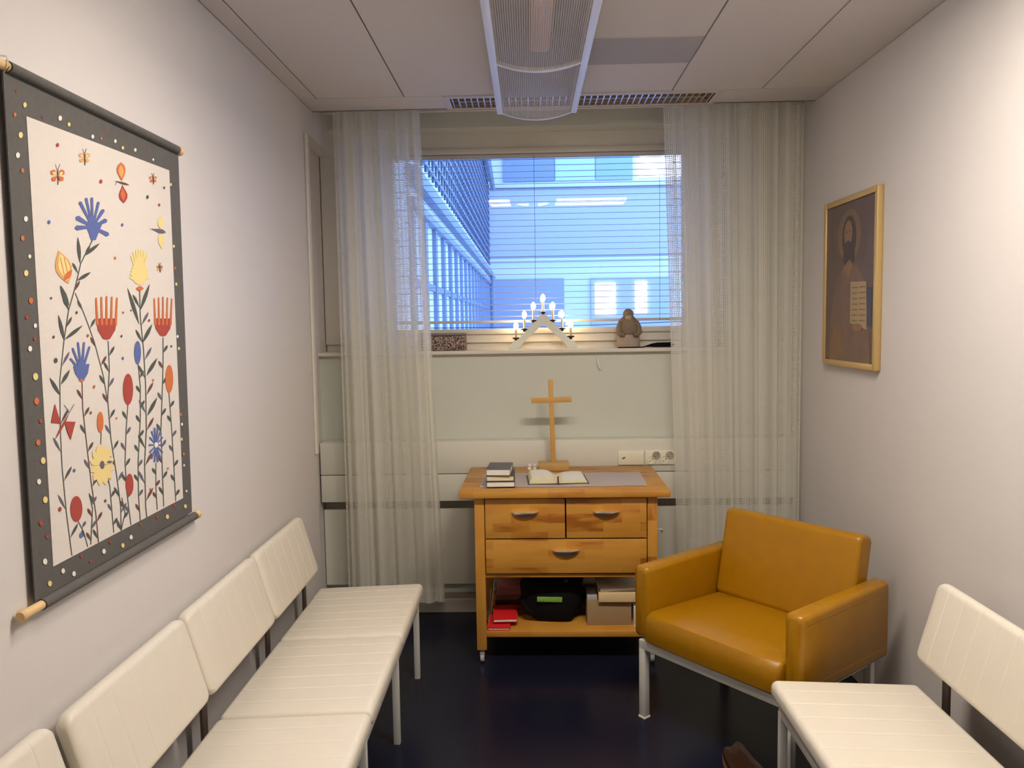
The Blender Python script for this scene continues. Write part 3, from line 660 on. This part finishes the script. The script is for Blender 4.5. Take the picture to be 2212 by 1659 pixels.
# ------------------------------------------------------------------ wall hanging (left wall)
TX = XL+.014
wh = thing('wall_hanging', 'embroidered wall hanging of flowers and butterflies with a dark dotted border', 'wall hanging', (TX, 0, 0))
def c1(x, y): return (x/2.963, 100+y/2.963)
def c2(x, y): return (x/2.127, 600+y/2.127)
Tm = MB(); layer = [0]
def tp(p, lift): v_ = px(p[0], p[1], 0, TX); return Vector((lift, v_.y, v_.z))
def shape(pts, mi, lift=.0022): Tm.poly([tp(p, lift) for p in pts], mi, 2e-6)
CN = [(5, 152), (384, 329), (414, 1106), (75, 1300)]                      # cloth corners
IN = [(55, 251), (364, 368), (394, 1076), (113, 1224)]                    # inner canvas corners
def quad3(C, x0, x1):
    a = [tp(p, x1) for p in C]; b = [tp(p, x0) for p in C]; t = bmesh.new(); va = [t.verts.new(p) for p in a]; vb = [t.verts.new(p) for p in b]
    t.faces.new(va); t.faces.new(vb[::-1])
    for k in range(4): t.faces.new((va[k], vb[k], vb[(k+1) % 4], va[(k+1) % 4]))
    bmesh.ops.recalc_face_normals(t, faces=t.faces[:]); return t
bd = MB().merge(quad3(CN, -.002, .0012)); 
def dots(L, mb, lift, fn):
    for x, y, r, mi in L:
        cxp, cyp = fn(x, y); n = 9
        mb.poly([tp((cxp + r*.8*math.cos(2*PI*k/n), cyp + r*1.15*math.sin(2*PI*k/n)), lift) for k in range(n)], mi, 2e-6)
dots([(100, 285, 2.5, 3), (152, 375, 5, 5), (88, 437, 4, 4), (125, 568, 6, 5), (107, 697, 5.5, 8), (137, 795, 4.5, 4), (158, 1105, 5.5, 8), (137, 1228, 5, 4), (183, 1345, 4, 8), (160, 1452, 6, 5), (190, 1625, 5, 4), (378, 460, 5, 8), (268, 452, 2.5, 3), (435, 500, 4, 5), (587, 578, 4, 8), (642, 590, 3, 4), (732, 607, 3.5, 8), (780, 650, 3.5, 5), (860, 663, 3.5, 8), (672, 543, 2, 3), (945, 650, 2, 3), (975, 725, 2.5, 8), (1088, 885, 3, 5), (1098, 1050, 2.5, 10), (1107, 1280, 3, 5), (1115, 1420, 3, 4), (1122, 1520, 2.5, 8)], bd, .0026, c1)
dots([(137, 105, 6, 4), (118, 182, 4, 3), (157, 220, 4.5, 8), (155, 280, 4, 3), (133, 326, 5.5, 8), (158, 454, 7, 5), (163, 567, 7, 4), (182, 658, 4.5, 3), (170, 757, 6, 4), (193, 840, 6.5, 5), (174, 937, 5.5, 8), (203, 1020, 6.5, 5), (183, 1127, 5.5, 3), (212, 1190, 4, 3), (202, 1304, 6, 8), (224, 1405, 5.5, 5), (285, 1347, 5, 8), (335, 1360, 5, 8), (368, 1278, 3, 3), (411, 1303, 3, 3), (473, 1257, 5, 8), (502, 1215, 3, 3), (560, 1230, 4.5, 5), (598, 1192, 4.5, 8), (640, 1132, 3, 3), (718, 1098, 3.5, 3), (765, 1098, 4.5, 5), (797, 1045, 3, 3), (848, 1050, 4, 5), (853, 980, 2.5, 8), (806, 30, 3, 5), (812, 270, 3, 8), (818, 325, 3, 5), (826, 628, 3, 4), (832, 673, 3, 8), (831, 742, 3, 5), (840, 810, 3, 4), (842, 862, 2.5, 8)], bd, .0026, c2)
cl_o = bd.build('dark_border', TAP, wh, smooth=False)
Tm.merge(quad3(IN, .0012, .0022), 1)
LIFT = .0028
def lens(p0, p1, wd, mi, bias=.5, lift=LIFT):
    (x0, y0), (x1, y1) = p0, p1; dx, dy = x1-x0, y1-y0; L = math.hypot(dx, dy) or 1; nx_, ny_ = -dy/L, dx/L; pts = []
    ts = [0, .15, .35, .55, .75, .9, 1]
    f = lambda t: math.sin(PI*t**(math.log(.5)/math.log(bias)))
    for t in ts: pts.append((x0+dx*t+nx_*wd*f(t)/2, y0+dy*t+ny_*wd*f(t)/2))
    for t in ts[-2:0:-1]: pts.append((x0+dx*t-nx_*wd*f(t)/2, y0+dy*t-ny_*wd*f(t)/2))
    Tm.poly([tp(p, lift) for p in pts], mi, 2e-6)
def bar_(p0, p1, w0, w1, mi, lift=LIFT):
    (x0, y0), (x1, y1) = p0, p1; dx, dy = x1-x0, y1-y0; L = math.hypot(dx, dy) or 1; a, b = -dy/L/2, dx/L/2
    Tm.poly([tp(p, lift) for p in ((x0+a*w0, y0+b*w0), (x1+a*w1, y1+b*w1), (x1+dx/L*w1*.4, y1+dy/L*w1*.4), (x1-a*w1, y1-b*w1), (x0-a*w0, y0-b*w0))], mi, 2e-6)
def stem(pts, w_=2.2, mi=6, leaves=True, step=34, ll=24, side=1):
    acc = 0
    for p, q in zip(pts, pts[1:]):
        bar_(p, q, w_, w_, mi, LIFT-.0002); L = math.dist(p, q); s = step-acc
        while leaves and s < L:
            x = p[0]+(q[0]-p[0])*s/L; y = p[1]+(q[1]-p[1])*s/L
            lens((x, y), (x+side*ll*.50, y-ll*.95), 6.0, random.choice((6, 6, 6, 7, 10)), .62)
            side = -side; s += step
        acc = (acc+L) % step if leaves else 0
def ell(c, rx, ry, mi, n=18, tilt=0, lift=LIFT):
    Tm.poly([tp((c[0]+rx*math.cos(a)*math.cos(tilt)-ry*math.sin(a)*math.sin(tilt), c[1]+rx*math.cos(a)*math.sin(tilt)+ry*math.sin(a)*math.cos(tilt)), lift) for a in [2*PI*k/n for k in range(n)]], mi, 2e-6)
S = lambda *L: [c2(*p) for p in L]
stem([c1(585, 1240), c1(510, 1390), c1(475, 1540)] + S((310, 150), (290, 280)), 2.4, 6, True, 40, 26, 1)
stem(S((290, 280), (270, 470), (272, 700), (280, 870), (300, 1080), (325, 1275)), 2.2, 6, True, 62, 36, 1)
stem(S((340, 70), (375, 150), (400, 215), (430, 300), (470, 450), (488, 560)), 2.0, 6, True, 42, 24, -1)
stem(S((492, 290), (498, 420), (490, 560), (505, 740), (530, 900), (550, 1050), (552, 1160)), 2.2, 6, True, 34, 24, 1)
stem(S((372, 480), (375, 600), (395, 780), (415, 950), (435, 1080), (448, 1215)), 2.2, 7, True, 38, 24, -1)
stem(S((350, 1110), (380, 1170), (398, 1235)), 2.0, 6, True, 22, 17, 1); stem(S((485, 885), (500, 960), (518, 1170)), 2.0, 6, True, 30, 18, -1)
stem(S((460, 710), (458, 765)), 2, 6, False); stem(S((583, 580), (575, 700), (570, 850), (580, 1000), (597, 1135)), 2.0, 6, True, 34, 20, -1)
stem(S((637, 60), (640, 180), (655, 330), (665, 500), (668, 700), (660, 850), (665, 1050), (670, 1100)), 2.2, 6, True, 38, 32, -1)
stem(S((630, 395), (640, 500), (640, 650), (630, 850), (632, 1000), (640, 1115)), 2.0, 6, True, 32, 18, 1)
stem(S((745, 275), (745, 400), (740, 560), (735, 700), (742, 900), (748, 1050)), 2.0, 6, True, 34, 19, 1)
stem(S((712, 850), (712, 960), (718, 1065)), 1.8, 6, True, 26, 16, -1); stem(S((772, 530), (785, 700), (795, 870), (803, 1025)), 1.8, 6, True, 32, 17, 1)
stem(S((405, 990), (420, 1060), (412, 1225)), 2.0, 6, True, 26, 20, 1); stem(S((555, 1010), (570, 1080), (552, 1160)), 1.8, 6, True, 24, 18, -1)
for a, b in (((490, 1220), (505, 1390)), ((525, 1345), (632, 1260)), ((485, 1500), (575, 1445)), ((435, 1660), (380, 1530))): lens(c1(*a), c1(*b), 8, 6, .5)
for a, b in (((290, 290), (262, 170)), ((290, 285), (375, 218)), ((310, 150), (270, 35)), ((270, 540), (222, 458)), ((275, 490), (315, 422)), ((640, 150), (683, 28)), ((635, 215), (580, 45)), ((650, 300), (695, 212)), ((668, 450), (718, 368)), ((672, 635), (718, 548))): lens(c2(*a), c2(*b), 8, 6, .5)
# upper blue flower
ctr = c1(585, 1180); ell((ctr[0], ctr[1]-10), 13, 17, 2); shape([c1(545, 1150), c1(645, 1140), c1(605, 1240), c1(575, 1240)], 2, LIFT+.0001)
for x, y, w_ in ((505, 1000, 7), (543, 975, 6), (580, 972, 6), (622, 1000, 6), (652, 1050, 8), (668, 1115, 10), (680, 1205, 10), (487, 1098, 11), (482, 1162, 11)): bar_((ctr[0], ctr[1]-8), c1(x, y), 4, w_, 2, LIFT+.0002)
# orange bud, top left
lens(c1(365, 1308), c1(430, 1520), 36, 9, .52); lens(c1(375, 1325), c1(425, 1500), 24, 5, .5, LIFT+.0003); lens(c1(452, 1430), c1(400, 1500), 12, 4, .5, LIFT+.0005)
for q in (385, 410): bar_(c1(q-10, 1350), c1(q+20, 1480), 1.2, 1.2, 4, LIFT+.0006)
# pale yellow flower
ct = c1(885, 1500)
for k in range(15):
    a = math.radians(-172 + 164*k/14); r = 58 if 3 < k < 11 else 38; bar_(ct, (ct[0]+r*.52*math.cos(a), ct[1]+r*1.15*math.sin(a)), 3, 5, 5, LIFT)
ell((ct[0], ct[1]-15), 17, 24, 5); lens(c1(862, 1550), c1(912, 1550), 11, 4, .5, LIFT+.0004)
# tulips
def tulip(cx_, y0, y1, y2, wd, mi1, mi2, fin=5):
    """fingers from y0 to y1, cup from y1 to y2 (crop-2 coordinates)"""
    for k in range(fin):
        s = -1+2*k/(fin-1); bar_(c2(cx_+s*wd*.42, y1+12), c2(cx_+s*wd*.48, y0+8*abs(s)), 5.2*wd/100, 3.4*wd/100, mi2, LIFT+.0002)
    pts = [c2(cx_-wd*.48, y1-18), c2(cx_+wd*.48, y1-18), c2(cx_+wd*.40, y1+(y2-y1)*.45), c2(cx_+wd*.16, y2-4), c2(cx_, y2), c2(cx_-wd*.16, y2-4), c2(cx_-wd*.40, y1+(y2-y1)*.45)]
    Tm.poly([tp(p, LIFT) for p in pts], mi1, 2e-6)
tulip(484, 85, 205, 285, 100, 3, 4); tulip(744, 88, 205, 270, 84, 3, 4)
ct = c2(370, 435)
for x, y in ((318, 372), (328, 325), (352, 298), (380, 298), (405, 318)): bar_(ct, c2(x, y), 5.5, 4.5, 2, LIFT+.0001)
Tm.poly([tp(c2(*p), LIFT) for p in ((330, 405), (405, 395), (398, 440), (375, 478), (365, 478), (340, 440))], 2, 2e-6); lens(c2(355, 472), c2(385, 470), 5, 4, .5, LIFT+.0003)
for x, y0, y1, w_, mi in ((583, 440, 585, 22, 3), (773, 400, 530, 17, 4), (455, 615, 712, 14, 4), (590, 900, 1000, 17, 3), (627, 290, 398, 15, 2)): ell(c2(x, (y0+y1)/2), w_/2, (y1-y0)/2/2.127, mi); lens(c2(x, y0), c2(x, y1), w_*.7, mi, .5, LIFT+.0001)
ell(c2(345, 1062), 13, 28, 3)
# daisies
ct = c2(712, 768)
for k in range(14):
    a = 2*PI*k/14; bar_(ct, (ct[0]+15*math.cos(a), ct[1]+37*math.sin(a)), 1.5, 4.2, 2, LIFT+.0001)
ell(ct, 4, 6, 8, lift=LIFT+.0004)
ct = c2(463, 860)
for k in range(12):
    a = 2*PI*k/12+.2; lens(ct, (ct[0]+27*math.cos(a), ct[1]+46*math.sin(a)), 15, 5, .65, LIFT+.0001)
ell(ct, 5, 9, 10, lift=LIFT+.0004); lens(c2(483, 848), c2(510, 845), 6, 10, .5, LIFT+.0005)
# butterflies
def fly(c, s, col1, col2, tilt=0):
    for q in (-1, 1):
        lens(c, (c[0]+q*s*.85, c[1]-s*.55), s*.75, col1, .7, LIFT+.0001); lens(c, (c[0]+q*s*.7, c[1]+s*.7), s*.65, col1, .7, LIFT+.0001); lens(c, (c[0]+q*s*.65, c[1]-s*.35), s*.4, col2, .7, LIFT+.0003)
        bar_((c[0], c[1]-s*.5), (c[0]+q*s*.3, c[1]-s*1.4), .9, .9, 7, LIFT+.0002)
    bar_((c[0], c[1]-s*.6), (c[0]+1, c[1]+s*1.2), 2.2, 1.4, 7, LIFT+.0005)
fly(c1(360, 825), 17, 4, 5); fly(c1(532, 712), 13.5, 9, 5); fly(c1(972, 850), 9, 4, 9); fly(c1(1015, 1418), 8, 9, 7)
lens(c1(765, 742), c1(772, 862), 19, 4, .4); lens(c1(765, 760), c1(770, 845), 11, 9, .45, LIFT+.0002); lens(c1(775, 885), c1(785, 1005), 19, 3, .6); lens(c1(775, 905), c1(782, 985), 10, 4, .55, LIFT+.0002); lens(c1(722, 860), c1(820, 888), 4.5, 7, .6, LIFT+.0004); bar_(c1(740, 868), c1(728, 890), 1, 1, 7)
lens(c1(1022, 1085), c1(1020, 1170), 13, 5, .5); lens(c1(1020, 1185), c1(1030, 1300), 13, 5, .5); lens(c1(945, 1165), c1(1055, 1192), 10, 10, .7, LIFT+.0003)
for (a, b, c_, d_) in (((245, 578), (228, 665), (275, 670), (262, 635)), ((290, 660), (340, 662), (318, 745), (300, 700))): Tm.poly([tp(c2(*p), LIFT+.0004) for p in (a, b, c_, d_)], 3, 2e-6)
lens(c2(245, 745), c2(312, 620), 5, 3, .5, LIFT+.0006); bar_(c2(312, 620), c2(290, 585), 1.3, 1, 7); bar_(c2(312, 620), c2(335, 580), 1.3, 1, 7)
dots([(360, 632, 4, 3), (638, 865, 4, 3), (937, 965, 3.5, 6), (1044, 905, 2.5, 7), (1012, 1015, 3, 3), (305, 1125, 3.8, 2), (775, 1143, 3.2, 2), (729, 1355, 3, 4), (318, 1612, 2.5, 7)], Tm, LIFT, c1)
dots([(240, 272, 3, 7), (250, 380, 5, 6), (346, 160, 3, 6), (397, 266, 3, 3), (553, 268, 2.5, 7), (559, 370, 3, 2), (560, 160, 2.2, 3), (680, 196, 2.8, 3), (427, 500, 3.2, 4), (411, 620, 3, 3), (530, 645, 2.2, 4), (335, 885, 3.4, 2), (269, 1063, 4.5, 3), (478, 1025, 3, 7), (698, 470, 2.5, 4), (782, 315, 2.4, 6), (766, 876, 2.5, 4), (685, 972, 2.5, 4), (367, 1183, 5, 2), (597, 150, 2, 6)], Tm, LIFT, c2)
Tm.build('embroidered_panel', TAP, wh, smooth=False)
pa, pb = px(10, 146, 0, TX), px(380, 322, 0, TX); z_t = (pa.z+pb.z)/2
pc, pd = px(415, 1110, 0, TX), px(78, 1312, 0, TX); z_b = (pc.z+pd.z)/2
y0_, y1_ = pa.y, pb.y
for z_, e in ((z_t, .022), (z_b-.004, .04)):
    rd = MB().tube([(.003, y0_-e-.02, z_), (.003, y1_+.018, z_)], .010, 14).build('rod', rod_m, wh)
    MB().loft([[(.003+(.0125+.001*math.cos(a))*math.cos(a), yy, z_+.0125*math.sin(a)) for a in [2*PI*k/16 for k in range(16)]] for yy in (y0_+.002, (y0_+y1_)/2, y1_-.002)]).build('rod_sleeve', tb_m, wh)
    for ye in (y0_-e-.022, y1_+.02): MB().lathe([(0, -.008), (.010, -.007), (.014, 0), (.010, .007), (0, .008)], 14).build('rod_knob', rod_m, rd, loc=(.003, ye, z_), rot=(PI/2, 0, 0))
MB().tube([(-.008, y0_-.012, z_t+.018), (.012, y0_-.012, z_t+.016), (.018, y0_-.012, z_t-.004), (.006, y0_-.012, z_t-.016)], .0016, 6).build('wire_hook', chrome_m, wh)

# ------------------------------------------------------------------ framed icon (right wall)
IX = XR-.028
ic = thing('framed_icon', 'gold-framed dark painting of a haloed robed figure holding a page on the right wall', 'painting', (IX, 0, 0))
iy0, iy1, iz0, iz1 = 3.21, 3.78, 1.378, 2.125
fwm = .027
m = MB()
for a, b in (((0, iy0, iz0), (.026, iy0+fwm, iz1)), ((0, iy1-fwm, iz0), (.026, iy1, iz1)), ((0, iy0+fwm, iz0), (.026, iy1-fwm, iz0+fwm)), ((0, iy0+fwm, iz1-fwm), (.026, iy1-fwm, iz1))): m.box(a, b, bev=.005)
m.build('frame', goldl_m, ic)
MB().box((.006, iy0+.03, iz0+.03), (.020, iy1-.03, iz1-.03)).build('panel', i_bg, ic)
MB().box((.020, iy0+.006, iz0+.006), (.028, iy1-.006, iz1-.006)).build('backing', gold_m, ic)
Im = MB(); pw, ph_ = iy1-iy0-2*fwm, iz1-iz0-2*fwm
def ip(u, v_, lift): return Vector((.006-lift, iy1-fwm-u*pw, iz0+fwm+v_*ph_))           # u from the far side, v up
def ish(pts, mi, lift): Im.poly([ip(a, b, lift) for a, b in pts], mi, -1e-5)
def iel(cu, cv, ru, rv, mi, lift, n=24): ish([(cu+ru*math.cos(2*PI*k/n), cv+rv*math.sin(2*PI*k/n)) for k in range(n)], mi, lift)
iel(.50, .79, .24, .165, 1, .0003)
ish([(.10, 0), (.13, .30), (.25, .52), (.40, .62), (.62, .62), (.82, .50), (.92, .28), (.95, 0)], 4, .0005)
iel(.50, .78, .145, .135, 2, .0008); iel(.50, .66, .12, .08, 2, .0008)
iel(.485, .80, .085, .085, 3, .0011); iel(.485, .715, .075, .045, 2, .0013)
iel(.45, .815, .013, .007, 2, .0014); iel(.52, .815, .013, .007, 2, .0014)
ish([(.40, .60), (.50, .52), (.60, .60), (.52, .64)], 3, .0009)
ish([(.10, .05), (.20, .22), (.34, .25), (.42, .05), (.30, 0), (.12, 0)], 7, .0008)
ish([(.55, .24), (.55, .50), (.86, .49), (.88, .20), (.72, .23)], 5, .0012)
for k in range(7):
    for a, b in ((.58, .70), (.73, .85)): ish([(a, .466-k*.034), (b, .464-k*.034), (b, .455-k*.034), (a, .457-k*.034)], 6, .0016)
ish([(.88, .22), (.88, .46), (.97, .45), (.97, .22)], 8, .0008)
iel(.70, .215, .10, .025, 3, .0015)
Im.build('painted_figure', [i_bg, i_ha, i_hr, i_fa, i_ro, i_pg, i_ln, i_sl, i_bl], ic, smooth=False)

# ------------------------------------------------------------------ dark wavy-edged thing on the floor under the right bench
gc = thing('carved_wood_piece', 'dark brown glossy wavy-edged wooden piece on the floor beneath the right bench corner', 'wooden piece', (.730, 2.60, 0), .0)
pts = []
for k in range(72):
    a = 2*PI*k/72; r = 1 + .10*math.cos(5*a+.4); pts.append((.062*r*math.cos(a)+.0, .20*r*math.sin(a)))
def ring(s, z_): return [(x*s, y*s, z_) for x, y in pts]
MB().loft([ring(.97, 0), ring(1, .006), ring(1, .028), ring(.97, .032)]).build('edge', tan_m, gc)
MB().loft([ring(.96, .0325), ring(.98, .036), ring(.94, .052), ring(.8, .060), ring(.4, .064)]).build('top', brownw_m, gc)

# ------------------------------------------------------------------ outside
struct('courtyard', MB().box((-14, 4.8, -.6), (14, 30, -.5)), snow_m)
def fpx(x): return (x-1140)*.00941
def fpz(y): return 1.6+(695-y)*.00941
bo_ = thing('opposite_building', 'white building across the courtyard with lit windows seen through the blind', 'building', (0, 16, 0))
MB().box((-1.2, 0, -.5), (6, 3, 9)).build('facade', fac_m, bo_)
MB().box((-1.0, -.12, fpz(412)), (6, 0, fpz(402)), bev=.01).box((-1.0, -.05, fpz(565)), (6, 0, fpz(560))).build('ledge', fac_m, bo_)
MB().box((-1.0, -.06, fpz(556)), (6, 0, fpz(414))).build('plain_band', plain('band_violet_grey', (.50, .50, .58), .8), bo_)
for x0, x1, y0, y1, mm in ((1092, 1200, 398, 300, facm_m), (1202, 1285, 398, 300, facb_m), (1288, 1365, 398, 300, plain('facade_panel_dull', (.34, .46, .54), .6)), (1070, 1218, 706, 603, plain('facade_recess', (.34, .36, .46), .7)), (1275, 1450, 706, 603, plain('facade_recess_pale', (.44, .47, .55), .7))):
    MB().box((fpx(x0), -.05, fpz(y0)), (fpx(x1), 0, fpz(y1))).build('wall_panel', mm, bo_)
for x0, x1, y0, y1 in ((1380, 1482, 396, 300), (1284, 1327, 683, 615), (1369, 1394, 680, 613)):
    w_ = MB().box((fpx(x0), -.09, fpz(y0)), (fpx(x1), -.05, fpz(y1))).build('lit_window', win_m, bo_)
    xm = fpx((x0+x1)/2)
    if y0 < 500: MB().box((fpx(x0)-.03, -.11, fpz(y0)-.04), (fpx(x1)+.03, -.09, fpz(y0))).build('window_ledge', fac_m, w_)
bs = thing('side_building', 'pale building wing with louvered screen and eaves seen left through the blind', 'building', (0, 0, 0))
SX = -.70
MB().box((-3.0, 4.95, -.5), (SX-.05, 15.86, 6)).build('facade', fac_m, bs)
m = MB()
for k in range(48): m.box((SX-.05, 5.0+k*.225, 2.72), (SX-.035, 5.035+k*.225, 6))
m.build('screen_fins', plain('fin_dark', (0.07, 0.09, 0.14), 0.7), bs)
m = MB()
for k in range(26): m.box((SX-.05, 5.0, 2.76+k*.125), (SX-.03, 15.85, 2.785+k*.125))
m.build('screen_rails', lou_m, bs)
MB().box((SX-.05, 5.0, 2.50), (SX+.02, 15.85, 2.60), bev=.005).build('gutter', gutter_m, bs)
MB().box((SX-.05, 5.0, 2.34), (SX, 15.85, 2.40), bev=.004).build('eave_board', gutter_m, bs)
m = MB()
for k in range(18): m.box((SX-.05, 5.05+k*.62, -.5), (SX-.02, 5.17+k*.62, 2.34))
for z_ in (.4, 1.30, 1.85): m.box((SX-.05, 5.0, z_), (SX-.03, 15.85, z_+.05))
m.build('mullions', lou_m, bs)
MB().tube([(SX+.03, 15.4, -.5), (SX+.03, 15.4, 2.5)], .05, 10).build('drainpipe', gutter_m, bs)
for y_ in (10.6, 12.4): MB().tube([(SX+.05, y_, 4.6), (SX+.05, 15.6, 4.2)], .05, 6).build('roof_bar', gutter_m, bs)
